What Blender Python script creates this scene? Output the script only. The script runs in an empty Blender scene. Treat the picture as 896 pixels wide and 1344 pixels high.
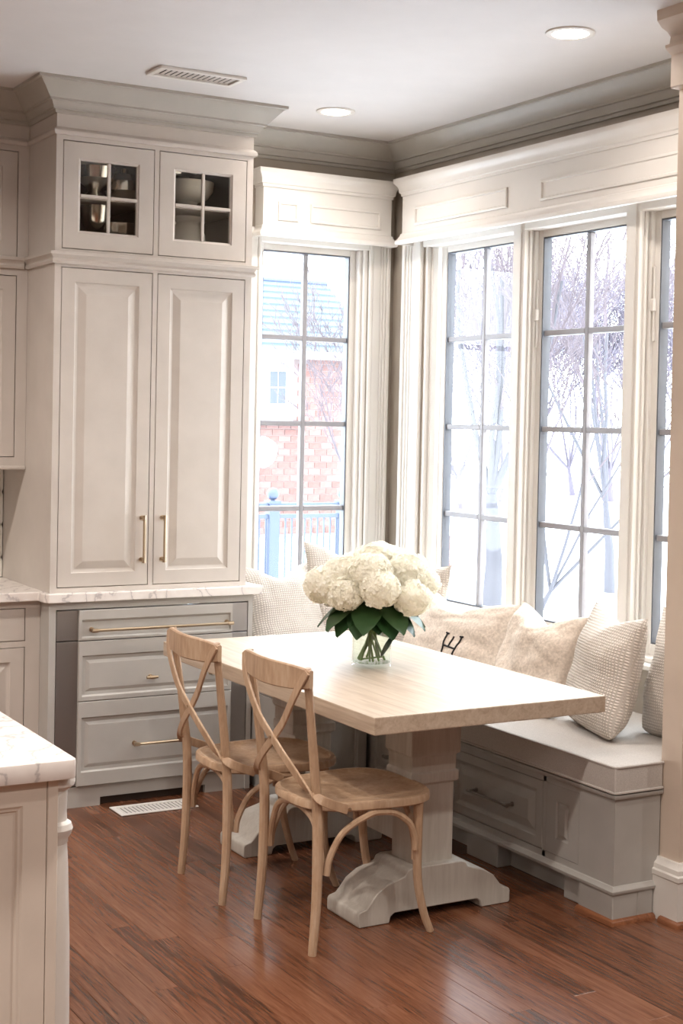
import bpy, bmesh, math, random
from mathutils import Vector, Matrix, noise
random.seed(7)
C = bpy.context.scene.collection
S = bpy.context.scene

# ------------------------------------------------------------------ camera
cam_d = bpy.data.cameras.new('camera'); cam = bpy.data.objects.new('camera', cam_d); C.objects.link(cam)
CP = Vector((-3.9108, -6.3499, 1.6636)); YAW, PITCH, ROLL = 0.51933, -0.02623, 0.0208
fw = Vector((math.sin(YAW)*math.cos(PITCH), math.cos(YAW)*math.cos(PITCH), math.sin(PITCH)))
rt = Vector((math.cos(YAW), -math.sin(YAW), 0)); up = rt.cross(fw)
r2 = rt*math.cos(ROLL)+up*math.sin(ROLL); u2 = up*math.cos(ROLL)-rt*math.sin(ROLL)
cam.matrix_world = Matrix(((r2.x, u2.x, -fw.x, CP.x), (r2.y, u2.y, -fw.y, CP.y), (r2.z, u2.z, -fw.z, CP.z), (0, 0, 0, 1)))
cam_d.sensor_fit = 'HORIZONTAL'; cam_d.sensor_width = 36; cam_d.lens = 1926.2/896*36
cam_d.shift_y = -(672-601.9)/896; cam_d.clip_end = 300; cam_d.clip_start = .05
S.camera = cam

# ------------------------------------------------------------------ sky, exposure
w = bpy.data.worlds.new('world'); S.world = w; w.use_nodes = True
bg = w.node_tree.nodes['Background']; bg.inputs[0].default_value = (.84, .93, 1.0, 1); bg.inputs[1].default_value = 10.5
S.view_settings.view_transform = 'Standard'; S.view_settings.look = 'None'
S.view_settings.gamma = 1; S.view_settings.use_curve_mapping = False; S.view_settings.exposure = 0.27
CAN_W = 19.0                    # watts of each recessed ceiling lamp
NOOK_W = 7.5
CAN_COL = (1.0, .91, .83)

# ------------------------------------------------------------------ helpers
def lin(c):
    return tuple(((x/255)/12.92 if x/255 <= .04045 else ((x/255+.055)/1.055)**2.4) for x in c)+(1,)
MATS = {}
def mat(name, col, rough=.5, metal=0.0, spec=.5, coat=0, bump=None):
    m = bpy.data.materials.new(name); m.use_nodes = True; nt = m.node_tree; b = nt.nodes['Principled BSDF']
    b.inputs['Base Color'].default_value = lin(col); b.inputs['Roughness'].default_value = rough
    b.inputs['Metallic'].default_value = metal; b.inputs['Specular IOR Level'].default_value = spec
    b.inputs['Coat Weight'].default_value = coat
    MATS[name] = m
    return m
def nd(nt, t, **k):
    n = nt.nodes.new(t)
    for a, v in k.items(): setattr(n, a, v)
    return n
def texcoord(nt, scale=(1, 1, 1), kind='Object', rot=(0, 0, 0)):
    tc = nd(nt, 'ShaderNodeTexCoord'); mp = nd(nt, 'ShaderNodeMapping')
    mp.inputs['Scale'].default_value = scale; mp.inputs['Rotation'].default_value = rot
    nt.links.new(tc.outputs[kind], mp.inputs[0]); return mp.outputs[0]
def ramp(nt, fac, stops):
    r = nd(nt, 'ShaderNodeValToRGB'); e = r.color_ramp.elements
    while len(e) < len(stops): e.new(.5)
    for i, (p, c) in enumerate(stops): e[i].position = p; e[i].color = lin(c)
    nt.links.new(fac, r.inputs[0]); return r.outputs[0]
def add_bump(m, height, strength=.3, dist=.01):
    nt = m.node_tree; b = nd(nt, 'ShaderNodeBump'); b.inputs['Strength'].default_value = strength; b.inputs['Distance'].default_value = dist
    nt.links.new(height, b.inputs['Height']); nt.links.new(b.outputs[0], nt.nodes['Principled BSDF'].inputs['Normal'])
def noise_node(nt, vec, scale, detail=4, rough=.55, dist=0):
    n = nd(nt, 'ShaderNodeTexNoise'); n.inputs['Scale'].default_value = scale; n.inputs['Detail'].default_value = detail
    n.inputs['Roughness'].default_value = rough; n.inputs['Distortion'].default_value = dist
    if vec is not None: nt.links.new(vec, n.inputs['Vector'])
    return n.outputs['Fac']
def paint(name, col, rough=.45, var=4):
    m = mat(name, col, rough); nt = m.node_tree; v = texcoord(nt, (1, 1, 1))
    f = noise_node(nt, v, 6, 5)
    c = ramp(nt, f, [(.3, tuple(max(0, x-var) for x in col)), (.7, tuple(min(255, x+var) for x in col))])
    nt.links.new(c, nt.nodes['Principled BSDF'].inputs['Base Color'])
    add_bump(m, noise_node(nt, v, 180, 2), .06, .002)
    return m
def wood(name, stops, scale, rough=.5, coat=0, rnd=False, bump=.15, lay=(18, 1.2, 18), wave=1.0):
    m = mat(name, stops[0][1], rough, coat=coat); nt = m.node_tree; bs = nt.nodes['Principled BSDF']
    v = texcoord(nt, lay)
    if rnd:
        oi = nd(nt, 'ShaderNodeObjectInfo'); ad = nd(nt, 'ShaderNodeVectorMath', operation='ADD')
        mu = nd(nt, 'ShaderNodeMath', operation='MULTIPLY'); mu.inputs[1].default_value = 53.0
        nt.links.new(oi.outputs['Random'], mu.inputs[0]); nt.links.new(v, ad.inputs[0]); nt.links.new(mu.outputs[0], ad.inputs[1]); v = ad.outputs[0]
    f1 = noise_node(nt, v, scale, 6, .62, 1.1*wave)
    f2 = noise_node(nt, v, scale*5, 3, .6, .3)
    mx = nd(nt, 'ShaderNodeMix'); mx.inputs[0].default_value = .35
    nt.links.new(f1, mx.inputs[2]); nt.links.new(f2, mx.inputs[3]); fac = mx.outputs[0]
    if rnd:
        a = nd(nt, 'ShaderNodeMath', operation='MULTIPLY_ADD'); a.inputs[1].default_value = .16; a.inputs[2].default_value = -.08
        nt.links.new(oi.outputs['Random'], a.inputs[0]); s = nd(nt, 'ShaderNodeMath', operation='ADD')
        nt.links.new(a.outputs[0], s.inputs[0]); nt.links.new(fac, s.inputs[1]); fac = s.outputs[0]
    nt.links.new(ramp(nt, fac, stops), bs.inputs['Base Color'])
    add_bump(m, fac, bump, .004)
    return m

class MB:
    def __init__(s, mp=None): s.v = []; s.f = []; s.mp = mp
    def add(s, vs, fs):
        n = len(s.v); s.v += [tuple(s.mp(*p)) if s.mp else tuple(p) for p in vs]; s.f += [tuple(i+n for i in f) for f in fs]; return s
    def box(s, x0, x1, y0, y1, z0, z1):
        return s.add([(x0, y0, z0), (x1, y0, z0), (x1, y1, z0), (x0, y1, z0), (x0, y0, z1), (x1, y0, z1), (x1, y1, z1), (x0, y1, z1)],
                     [(0, 3, 2, 1), (4, 5, 6, 7), (0, 1, 5, 4), (1, 2, 6, 5), (2, 3, 7, 6), (3, 0, 4, 7)])
    def rings(s, rs, cap0=True, cap1=True, loop=False):
        n = len(rs[0]); vs = [p for r in rs for p in r]; fs = []
        m = len(rs)
        for i in range(m if loop else m-1):
            a, b = i*n, ((i+1) % m)*n
            for j in range(n):
                k = (j+1) % n; fs.append((a+j, a+k, b+k, b+j))
        if cap0 and not loop: fs.append(tuple(range(n-1, -1, -1)))
        if cap1 and not loop: fs.append(tuple((m-1)*n+j for j in range(n)))
        return s.add(vs, fs)
    def panel(s, u0, u1, z0, z1, prof, hole=False):     # nested rectangles (inset, depth): depth > 0 comes towards the room
        rs = [[(u0+i, d, z0+i), (u1-i, d, z0+i), (u1-i, d, z1-i), (u0+i, d, z1-i)] for i, d in prof]
        return s.rings(rs, cap0=not hole, cap1=not hole, loop=hole)
    def tube(s, pts, r, n=8, ref=None, flat=1.0, cap=True):
        pts = [Vector(p) for p in pts]; m = len(pts); rs = []
        R = r if isinstance(r, (list, tuple)) else [r]*m
        prev = None
        for i in range(m):
            t = (pts[min(i+1, m-1)]-pts[max(i-1, 0)]).normalized()
            if ref is not None: a = Vector(ref)
            elif prev is not None: a = prev
            else: a = Vector((0, 0, 1)) if abs(t.z) < .9 else Vector((1, 0, 0))
            a = (a-t*a.dot(t)).normalized(); b = t.cross(a); prev = a
            rs.append([pts[i]+a*(R[i]*math.cos(q))+b*(R[i]*flat*math.sin(q)) for q in [2*math.pi*k/n for k in range(n)]])
        return s.rings(rs, cap, cap)
    def strip(s, pts, wid, thk, ref, nrm=None):                   # rectangular bar along a path: wid along ref, thk across
        pts = [Vector(p) for p in pts]; m = len(pts); rs = []
        for i in range(m):
            t = (pts[min(i+1, m-1)]-pts[max(i-1, 0)]).normalized()
            a = Vector(ref[i] if isinstance(ref, list) else ref) if nrm is None else Vector(nrm[i]).cross(t); a = (a-t*a.dot(t)).normalized(); b = t.cross(a)
            W = (wid[i] if isinstance(wid, list) else wid)/2; T = thk/2; e = min(W, T)*.45
            rs.append([pts[i]+a*x+b*y for x, y in ((W-e, T), (W, T-e), (W, -T+e), (W-e, -T), (-W+e, -T), (-W, -T+e), (-W, T-e), (-W+e, T))])
        return s.rings(rs)
    def lathe(s, cx, cy, prof, n=24, cap=True):         # prof: (radius, z)
        rs = [[(cx+r*math.cos(2*math.pi*k/n), cy+r*math.sin(2*math.pi*k/n), z) for k in range(n)] for r, z in prof]
        return s.rings(rs, cap, cap)
    def sweep(s, path, prof):                           # moulding: path of (x, y), profile (out, z); out is to the right of the path, mitred
        P = [Vector(p) for p in path]; m = len(P); rs = []
        for i in range(m):
            ns = []
            if i > 0: d = (P[i]-P[i-1]).normalized(); ns.append(Vector((d.y, -d.x)))
            if i < m-1: d = (P[i+1]-P[i]).normalized(); ns.append(Vector((d.y, -d.x)))
            nn = ns[0] if len(ns) == 1 else (ns[0]+ns[1])/(1+ns[0].dot(ns[1]))
            rs.append([(P[i].x+nn.x*o, P[i].y+nn.y*o, z) for o, z in prof])
        return s.rings(rs)
WL = {}
def build(mb, name, m, parent=None, bevel=0, smooth=False, seg=1, label=None, angle=35):
    me = bpy.data.meshes.new(name); off = WL.get(parent.name, Vector()) if parent else Vector()
    me.from_pydata([tuple(Vector(p)-off) for p in mb.v], [], mb.f)
    bm = bmesh.new(); bm.from_mesh(me)
    bmesh.ops.recalc_face_normals(bm, faces=bm.faces)
    if bevel:
        es = [e for e in bm.edges if len(e.link_faces) == 2 and e.calc_face_angle(0) > .5]
        bmesh.ops.bevel(bm, geom=es, offset=bevel, segments=seg, profile=.6, affect='EDGES', clamp_overlap=True)
    bm.to_mesh(me); bm.free()
    if smooth:
        me.polygons.foreach_set('use_smooth', [True]*len(me.polygons)); me.set_sharp_from_angle(angle=math.radians(angle))
    me.materials.append(MATS[m] if isinstance(m, str) else m)
    o = bpy.data.objects.new(name, me); C.objects.link(o); o.parent = parent
    if parent: WL[o.name] = off.copy()
    if label: o['label'] = label
    return o
def thing(name, loc, label=None, cat=None, group=None, kind=None):
    o = bpy.data.objects.new(name, None); C.objects.link(o); o.location = loc; o.empty_display_size = .05; WL[o.name] = Vector(loc)
    return tag(o, label, cat, group, kind)
def tag(o, label=None, cat=None, group=None, kind=None):
    if label: o['label'] = label
    if cat: o['category'] = cat
    if group: o['group'] = group
    if kind: o['kind'] = kind
    return o
def struct(mb, name, m, label=None, parent=None, **k):
    o = build(mb, name, m, parent, **k)
    if parent is None: o['kind'] = 'structure'
    if label: o['label'] = label
    return o
def copy_tree(o, parent=None):
    c = o.copy(); C.objects.link(c); c.parent = parent
    for ch in [x for x in o.children]: copy_tree(ch, c)
    return c
def crom(pts, k=6):                                     # Catmull-Rom through points
    P = [Vector(p) for p in pts]; P = [P[0]*2-P[1]]+P+[P[-1]*2-P[-2]]; out = []
    for i in range(1, len(P)-2):
        a, b, c, d = P[i-1:i+3]
        for j in range(k):
            t = j/k; out.append(.5*((2*b)+(c-a)*t+(2*a-5*b+4*c-d)*t*t+(3*b-a-3*c+d)*t**3))
    out.append(P[-2]); return out
FS = lambda y0: (lambda u, d, z: (u, y0-d, z))          # a front facing -Y
FW = lambda x0: (lambda u, d, z: (x0-d, u, z))          # a front facing -X

# ------------------------------------------------------------------ materials
paint('cabinet', (202, 194, 186), .38)
paint('cabinet_grey', (184, 180, 174), .38)
paint('island_paint', (226, 216, 204), .4)
paint('wall_paint', (168, 158, 145), .6)
paint('crown_paint', (174, 169, 160), .5)
paint('trim_white', (223, 219, 213), .35, 2)
paint('ceiling_paint', (212, 208, 206), .7, 2)
paint('bench_paint', (174, 171, 166), .4)
paint('stub_paint', (206, 190, 174), .55)
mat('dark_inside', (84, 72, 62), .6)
mat('toe_dark', (60, 48, 40), .7)
mat('steel', (172, 168, 166), .42, 1.0)
mat('pewter', (150, 144, 138), .3, 1.0)
mat('nickel', (196, 176, 150), .28, 1.0)
mat('silver', (232, 228, 220), .2, 1.0)
mat('porcelain', (232, 228, 220), .25)
mat('gasket', (92, 96, 104), .5)
mat('muntin', (150, 149, 154), .45)  # backlit shade put into the colour, greyer than the white sash
mat('snow', (240, 244, 250), .8)
mat('black_thread', (24, 20, 20), .8)
mat('louver', (215, 210, 205), .5)
mat('dark_gap', (40, 34, 30), .8)
mat('leaf', (44, 78, 40), .4)
mat('stem', (104, 136, 60), .5)
mat('rail_blue', (64, 74, 94), .5)
mat('trunk', (74, 73, 78), .9)
mat('twig', (84, 75, 79), .9)
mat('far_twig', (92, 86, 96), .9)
mat('house_white', (190, 192, 196), .7)
mat('house_glass', (52, 58, 64), .15)
mat('slate', (70, 82, 90), .8)
mat('mortar', (118, 104, 101), .9)
def petal_mat():
    m = mat('petal', (254, 252, 243), .7, spec=.2); nt = m.node_tree; b = nt.nodes['Principled BSDF']; o = nt.nodes['Material Output']
    tl = nd(nt, 'ShaderNodeBsdfTranslucent'); tl.inputs[0].default_value = lin((255, 252, 240)); mx = nd(nt, 'ShaderNodeMixShader'); mx.inputs[0].default_value = .42
    nt.links.new(b.outputs[0], mx.inputs[1]); nt.links.new(tl.outputs[0], mx.inputs[2]); nt.links.new(mx.outputs[0], o.inputs[0])
petal_mat()
def brick_mat():
    m = mat('brick', (104, 74, 68), .85); nt = m.node_tree
    oi = nd(nt, 'ShaderNodeObjectInfo'); v = texcoord(nt)
    a = nd(nt, 'ShaderNodeMath', operation='MULTIPLY_ADD'); a.inputs[1].default_value = .6
    nt.links.new(oi.outputs['Random'], a.inputs[0]); nt.links.new(noise_node(nt, v, 14, 3), a.inputs[2])
    nt.links.new(ramp(nt, a.outputs[0], [(.3, (90, 62, 57)), (.6, (102, 72, 66)), (.95, (112, 84, 78))]), nt.nodes['Principled BSDF'].inputs['Base Color'])
brick_mat()
wood('floor_oak', [(.32, (50, 28, 19)), (.43, (98, 60, 41)), (.55, (118, 76, 54)), (.75, (138, 95, 71))], 1.5, .24, rnd=True, lay=(30, 1.5, 30), bump=.07)
wood('table_top', [(.3, (164, 144, 124)), (.5, (192, 174, 154)), (.7, (208, 193, 176))], 1.6, .42, lay=(14, .8, 14), bump=.1)
wood('table_base', [(.25, (172, 165, 155)), (.5, (190, 184, 175)), (.75, (204, 199, 190))], 1.5, .55, lay=(14, 14, 1.2), bump=.1)
wood('chair_wood', [(.25, (148, 118, 94)), (.5, (182, 152, 124)), (.75, (204, 180, 156))], 1.5, .5, lay=(9, 9, 2.0), bump=.1)
wood('shoe_wood', [(.3, (96, 56, 36)), (.7, (158, 102, 68))], 2, .4)
def marble():
    m = mat('marble', (236, 228, 222), .18); nt = m.node_tree; v = texcoord(nt, (1, 1, 1), rot=(.3, .2, .7))
    wv = nd(nt, 'ShaderNodeTexWave'); wv.inputs['Scale'].default_value = 4.2; wv.inputs['Distortion'].default_value = 13; wv.inputs['Detail'].default_value = 5; wv.inputs['Detail Scale'].default_value = 1.6
    nt.links.new(v, wv.inputs['Vector'])
    c = ramp(nt, wv.outputs['Fac'], [(0, (200, 193, 191)), (.025, (222, 215, 211)), (.08, (236, 229, 224)), (1, (242, 236, 231))])
    nt.links.new(c, nt.nodes['Principled BSDF'].inputs['Base Color'])
marble()
def fabric(name, col, scale, strength, waffle=True, speck=8):
    m = mat(name, col, .95, spec=.1); nt = m.node_tree; v = texcoord(nt)
    if waffle:
        w1 = nd(nt, 'ShaderNodeTexWave', bands_direction='X'); w2 = nd(nt, 'ShaderNodeTexWave', bands_direction='Z')
        for q in (w1, w2): q.inputs['Scale'].default_value = scale; q.inputs['Distortion'].default_value = 1.2; q.inputs['Detail'].default_value = 1; nt.links.new(v, q.inputs['Vector'])
        mu = nd(nt, 'ShaderNodeMath', operation='MULTIPLY'); nt.links.new(w1.outputs['Fac'], mu.inputs[0]); nt.links.new(w2.outputs['Fac'], mu.inputs[1]); h = mu.outputs[0]
    else: h = noise_node(nt, v, scale, 3)
    c = ramp(nt, h, [(.1, tuple(max(0, x-speck*3) for x in col)), (.7, tuple(min(255, x+speck) for x in col))])
    nt.links.new(c, nt.nodes['Principled BSDF'].inputs['Base Color']); add_bump(m, h, strength, .004)
fabric('knit_fabric', (222, 213, 204), 30, .8)
fabric('linen_fabric', (216, 202, 188), 90, .35, False, 12)
fabric('bench_fabric', (196, 190, 184), 420, .25, False, 10)
def clear(name, tint=(1, 1, 1, 1), ior=1.45, rough=0.0):
    m = bpy.data.materials.new(name); m.use_nodes = True; nt = m.node_tree; nt.nodes.clear()
    o = nd(nt, 'ShaderNodeOutputMaterial'); mx = nd(nt, 'ShaderNodeMixShader'); t = nd(nt, 'ShaderNodeBsdfTransparent'); g = nd(nt, 'ShaderNodeBsdfGlossy'); lw = nd(nt, 'ShaderNodeLayerWeight'); lw.inputs[0].default_value = .5
    pw = nd(nt, 'ShaderNodeMath', operation='POWER'); pw.inputs[1].default_value = 5.0; fr = nd(nt, 'ShaderNodeMath', operation='MULTIPLY_ADD')
    f0 = ((ior-1)/(ior+1))**2; fr.inputs[1].default_value = .9*(1-f0); fr.inputs[2].default_value = f0
    nt.links.new(lw.outputs['Facing'], pw.inputs[0]); nt.links.new(pw.outputs[0], fr.inputs[0]); t.inputs[0].default_value = tint; g.inputs['Roughness'].default_value = rough
    nt.links.new(fr.outputs[0], mx.inputs[0]); nt.links.new(t.outputs[0], mx.inputs[1]); nt.links.new(g.outputs[0], mx.inputs[2]); nt.links.new(mx.outputs[0], o.inputs[0])
    MATS[name] = m; return m
clear('window_glass', ior=1.18); clear('vase_glass', (.97, .985, .98, 1), 1.5); clear('water', (.94, .98, .945, 1), 1.15)
g_ = clear('seeded_glass', (.95, .95, .93, 1), 1.45)
def emit(name, col, st):
    m = bpy.data.materials.new(name); m.use_nodes = True; nt = m.node_tree; nt.nodes.clear()
    o = nd(nt, 'ShaderNodeOutputMaterial'); e = nd(nt, 'ShaderNodeEmission'); e.inputs[0].default_value = col+(1,); e.inputs[1].default_value = st
    nt.links.new(e.outputs[0], o.inputs[0]); MATS[name] = m
emit('lamp_glow', (1, .86, .7), 12)

# ------------------------------------------------------------------ the room shell
ZC = 3.044
GZ0, GZ1 = .80, 2.485                     # glass bottom and top
OZ0, OZ1 = .735, 2.535                    # opening bottom and top
struct(MB().box(-7.2, .17, -9.2, .4, ZC, ZC+.12).box(.17, 3.3, -9.2, -2.6, ZC, ZC+.12), 'ceiling', 'ceiling_paint', 'flat white ceiling')
def wall_y(name, x0, x1, y0, y1, hole=None, m='wall_paint', label=None):
    b = MB()
    if hole:
        h0, h1 = hole
        b.box(x0, h0, y0, y1, 0, ZC).box(h1, x1, y0, y1, 0, ZC).box(h0, h1, y0, y1, 0, OZ0).box(h0, h1, y0, y1, OZ1, ZC)
    else: b.box(x0, x1, y0, y1, 0, ZC)
    return struct(b, name, m, label)
wall_y('wall_back', -1.0, .17, 0, .17, (-.765, -.15), label='taupe back wall around the narrow window')
RY0, RY1 = -2.585, -.295
b = MB(); b.box(0, .17, RY1, 0, 0, ZC).box(0, .17, -2.595, RY0, 0, ZC).box(0, .17, RY0, RY1, 0, OZ0).box(0, .17, RY0, RY1, OZ1, ZC)
struct(b, 'wall_right', 'wall_paint', 'taupe right wall around the triple window')
wk = wall_y('wall_kitchen', -7.2, -1.0, .235, .4, label='kitchen wall behind the left cabinets')
wall_y('wall_left', -7.2, -7.05, -9.2, .235)
wall_y('wall_near', -7.2, 3.3, -9.2, -9.05)
wall_y('wall_far_right', 3.15, 3.3, -9.05, -2.59)
wall_y('wall_stub', -.485, 3.15, -2.69, -2.592, m='stub_paint', label='beige end of the short wall beside the window bench')

# floor: a base with individual oak strips in view
fl = struct(MB().box(-7.2, .17, -9.2, .4, -.12, -.018).box(.17, 3.3, -9.2, -2.6, -.12, -.018), 'floor', 'shoe_wood', 'reddish brown oak strip floor')
PWD = .083
pl_far = MB()
x = -3.02; rng = random.Random(3)
while x < -.43:
    y = -4.7 - rng.random()*.9
    while y < -.42:
        L = rng.uniform(.75, 1.9); y1 = min(y+L, .2)
        y0 = max(y, -5.2)
        if y1-y0 > .08:
            e = .0004
            q = MB().panel(x+e, x+PWD-e, y0+e, y1-e, [(0, .018), (0, .001), (.001, 0)])
            q.v = [(p[0], p[2], -p[1]) for p in q.v]
            build(q, 'plank', 'floor_oak', fl)
        y = y1
    x += PWD
for (a0, a1, b0, b1) in ((-7.2, -3.02, -9.05, .235), (x, 3.15, -9.05, -2.6), (x, 0, -2.6, 0), (-3.02, x, -9.05, -5.2), (-3.02, -1, .2, .235)):
    xx = a0
    while xx < a1-.01:
        yy = b0
        while yy < b1-.01:
            y1 = min(b1, yy+rng.uniform(1.2, 2.4)); pl_far.box(xx+.001, min(a1, xx+PWD)-.001, yy+.001, y1-.001, -.018, 0); yy = y1
        xx += PWD
tag(build(pl_far, 'plank_field', 'floor_oak', fl), kind='stuff')

# crown mouldings
CROWN = [(0, 2.912), (.010, 2.912), (.013, 2.920), (.013, 2.926), (.024, 2.928), (.024, 2.936), (.029, 2.944), (.036, 2.958), (.047, 2.960), (.048, 2.968), (.058, 2.976), (.086, 3.006), (.104, 3.024), (.108, 3.03), (.122, 3.032), (.122, ZC), (0, ZC)]
struct(MB().sweep([(-1.0, 0), (0, 0), (0, -2.592)], CROWN), 'trim_1', 'crown_paint', 'taupe crown moulding round the window corner', smooth=True)
STUBC = [(0, 2.795), (.035, 2.795), (.04, 2.80), (.04, 2.905), (.052, 2.912), (.066, 2.925), (.068, 2.935), (.05, 2.94), (.045, 2.965), (.06, 2.98), (.085, 2.99), (.105, 3.01), (.108, ZC), (0, ZC)]
struct(MB().sweep([(-.485, -2.592), (-.485, -2.69), (3.1, -2.69)][::1], STUBC), 'trim_2', 'stub_paint', 'beige crown moulding on the short wall end', smooth=True)
BASEP = [(0, 0), (.03, 0), (.03, .145), (.034, .15), (.034, .165), (.028, .17), (.026, .185), (.016, .195), (.012, .205), (0, .205)]
struct(MB().sweep([(-.485, -2.592), (-.485, -2.69), (3.1, -2.69)], BASEP), 'baseboard_right', 'trim_white', 'cream baseboard at the foot of the short wall end', smooth=True)
SHOE = [(0, 0), (.016, 0), (.014, .01), (.008, .016), (0, .018)]
struct(MB().sweep([(-.515, -2.64), (-.515, -2.72), (3.1, -2.72)], SHOE), 'trim_3', 'shoe_wood', 'brown oak shoe moulding below the cream baseboard', smooth=True)

# ------------------------------------------------------------------ windows
def window(n, u0, u1, plane, label, latch=False):
    """one casement: glass u0..u1; plane(u, depth into wall, z)"""
    def mpd(u, d, z): return plane(u, d, z)
    t = thing('window_%d' % n, plane((u0+u1)/2, .08, OZ0), label, None, None, 'structure')
    M = lambda: MB(mpd)
    s = .05
    # sash: bars round the glass
    b = M(); b.box(u0-s, u0, .055, .105, GZ0-.05, GZ1+.045).box(u1, u1+s, .055, .105, GZ0-.05, GZ1+.045).box(u0, u1, .055, .105, GZ0-.05, GZ0).box(u0, u1, .055, .105, GZ1, GZ1+.045)
    build(b, 'sash', 'trim_white', t, bevel=.004)
    b = M(); q = .007
    b.box(u0, u0+q, .058, .10, GZ0, GZ1).box(u1-q, u1, .058, .10, GZ0, GZ1).box(u0+q, u1-q, .058, .10, GZ0, GZ0+q).box(u0+q, u1-q, .058, .10, GZ1-q, GZ1)
    build(b, 'gasket', 'gasket', t)
    um = (u0+u1)/2; zs = [GZ0+(GZ1-GZ0)*k/4 for k in range(5)]
    h = .0125
    build(M().box(um-h, um+h, .066, .094, GZ0+q, GZ1-q), 'muntin', 'muntin', t, bevel=.003)
    for z in zs[1:4]:
        build(M().box(u0+q, um-h, .066, .094, z-h, z+h).box(um+h, u1-q, .066, .094, z-h, z+h), 'muntin', 'muntin', t, bevel=.003)
    for a, c in ((u0, um), (um, u1)):
        for i in range(4):
            build(M().box(a+h*.4, c-h*.4, .079, .082, zs[i]+h*.4, zs[i+1]-h*.4), 'pane', 'window_glass', t)
    if latch:
        build(M().box(u1+.012, u1+.03, .035, .055, 2.12, 2.17).box(u1+.018, u1+.026, .043, .056, 2.0, 2.3), 'latch', 'trim_white', t, bevel=.003)
    return t
PB = lambda u, d, z: (u, d, z)
PR = lambda u, d, z: (d, u, z)
GR = [(-1.0, -.405), (-1.755, -1.158), (-2.512, -1.915)]
window(1, -.712, -.222, PB, 'narrow eight-pane casement window in the back wall')
window(2, *GR[0], PR, 'eight-pane casement nearest the corner in the right wall')
window(3, *GR[1], PR, 'middle eight-pane casement of the right wall', True)
window(4, *GR[2], PR, 'casement half hidden by the short beige wall end', True)

def trim_bar(b, u0, u1, z0, z1, steps):                  # stepped casing across its width: steps (f0, f1, proj)
    for f0, f1, p in steps:
        b.box(u0+(u1-u0)*f0, u0+(u1-u0)*f1, 0, -p, z0, z1)
CAS = [(0, .18, .034), (.18, .30, .026), (.30, .42, .021), (.42, .84, .017), (.84, 1, .022)]
# jamb liners, casings and sills: white woodwork fixed to the walls
def frame_set(name, plane, o0, o1, cas, mull, label, zsill_out=.05):
    t = thing(name, plane((o0+o1)/2, 0, 0), label, None, None, 'structure')
    M = lambda: MB(plane)
    b = M(); b.box(o0, o0+.022, 0, .15, OZ0, OZ1).box(o1-.022, o1, 0, .15, OZ0, OZ1).box(o0+.022, o1-.022, 0, .15, OZ1-.02, OZ1).box(o0+.022, o1-.022, 0, .15, OZ0, OZ0+.02)
    b.box(o0+.022, o0+.04, .02, .055, OZ0, OZ1-.02).box(o1-.04, o1-.022, .02, .055, OZ0, OZ1-.02)
    build(b, 'jamb', 'trim_white', t, bevel=.003)
    for (c0, c1) in cas:
        b = M(); trim_bar(b, c0, c1, 0.72, 2.58, CAS); build(b, 'casing', 'trim_white', t, bevel=.004)
    for mc in mull:
        b = M(); b.box(mc-.040, mc+.040, -.020, 0, OZ0, 2.58).box(mc-.026, mc+.026, -.026, -.02, OZ0, 2.58).box(mc-.034, mc+.034, 0, .06, OZ0, OZ1)
        b.box(mc-.044, mc+.044, .012, .024, OZ0, OZ1).box(mc-.05, mc+.05, .036, .06, OZ0, OZ1)
        build(b, 'mullion', 'trim_white', t, bevel=.004)
    b = M(); b.box(min(o0, o1)-.10, max(o0, o1)+.0, -zsill_out, .055, .715, OZ0); build(b, 'sill', 'trim_white', t, bevel=.006, seg=2)
    b = M(); b.box(o0, o1, -.018, 0, OZ1-.02, 2.60); b.box(o0, o1, -.03, -.018, OZ1+.02, 2.60); build(b, 'head_casing', 'trim_white', t, bevel=.003)
    return t
frame_set('trim_4', PB, -.765, -.15, [(-.86, -.755), (-.035, -.15)], [], 'white casing, jambs and sill of the narrow back window')
frame_set('trim_5', PR, RY0, RY1, [(-.13, -.285)], [-1.079, -1.834], 'white casing, mullions and sill of the triple right window')

# window cornices (panelled pelmet boxes)
def cornice(plane, e0, e1, panels, label, d=.085):
    t = thing('window_cornice', plane((e0+e1)/2, 0, 2.5), label, 'cornice', 'white pelmet boxes over the windows')
    lo, hi = min(e0, e1), max(e0, e1)
    b = MB(plane); b.box(lo, hi, -d, 0, 2.555, 2.83); build(b, 'box', 'trim_white', t)
    def wrap(prof, nm):
        rs = []
        for (px, py, sx) in ((lo, 0, -1), (lo, -d, -1), (hi, -d, 1), (hi, 0, 1)):
            rs.append([(px+sx*o, (py-o) if py < 0 else py, z) for o, z in prof])
        build(MB(plane).rings(rs), nm, 'trim_white', t, smooth=True)
    wrap([(0, 2.765), (.006, 2.765), (.007, 2.778), (.014, 2.782), (.016, 2.80), (.022, 2.815), (.034, 2.828), (.036, 2.834), (.036, 2.85), (0, 2.85)], 'crown')
    wrap([(0, 2.53), (.022, 2.53), (.026, 2.536), (.026, 2.548), (.018, 2.556), (.008, 2.572), (.007, 2.58), (0, 2.584)], 'base_moulding')
    for a, c in panels:
        build(MB(lambda u, dd, z: plane(u, -d-dd, z)).panel(min(a, c), max(a, c), 2.612, 2.70, [(0, 0), (0, .007), (.004, .009), (.010, .009), (.014, .002)], False), 'panel', 'trim_white', t)
cornice(PB, -.785, -.072, [(-.705, -.60), (-.53, -.135)], 'white panelled cornice box over the narrow back window')
cornice(PR, -2.588, -.21, [(-.33, -1.08), (-1.32, -2.19), (-2.27, -2.5)], 'long white panelled cornice box over the triple window')

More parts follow.
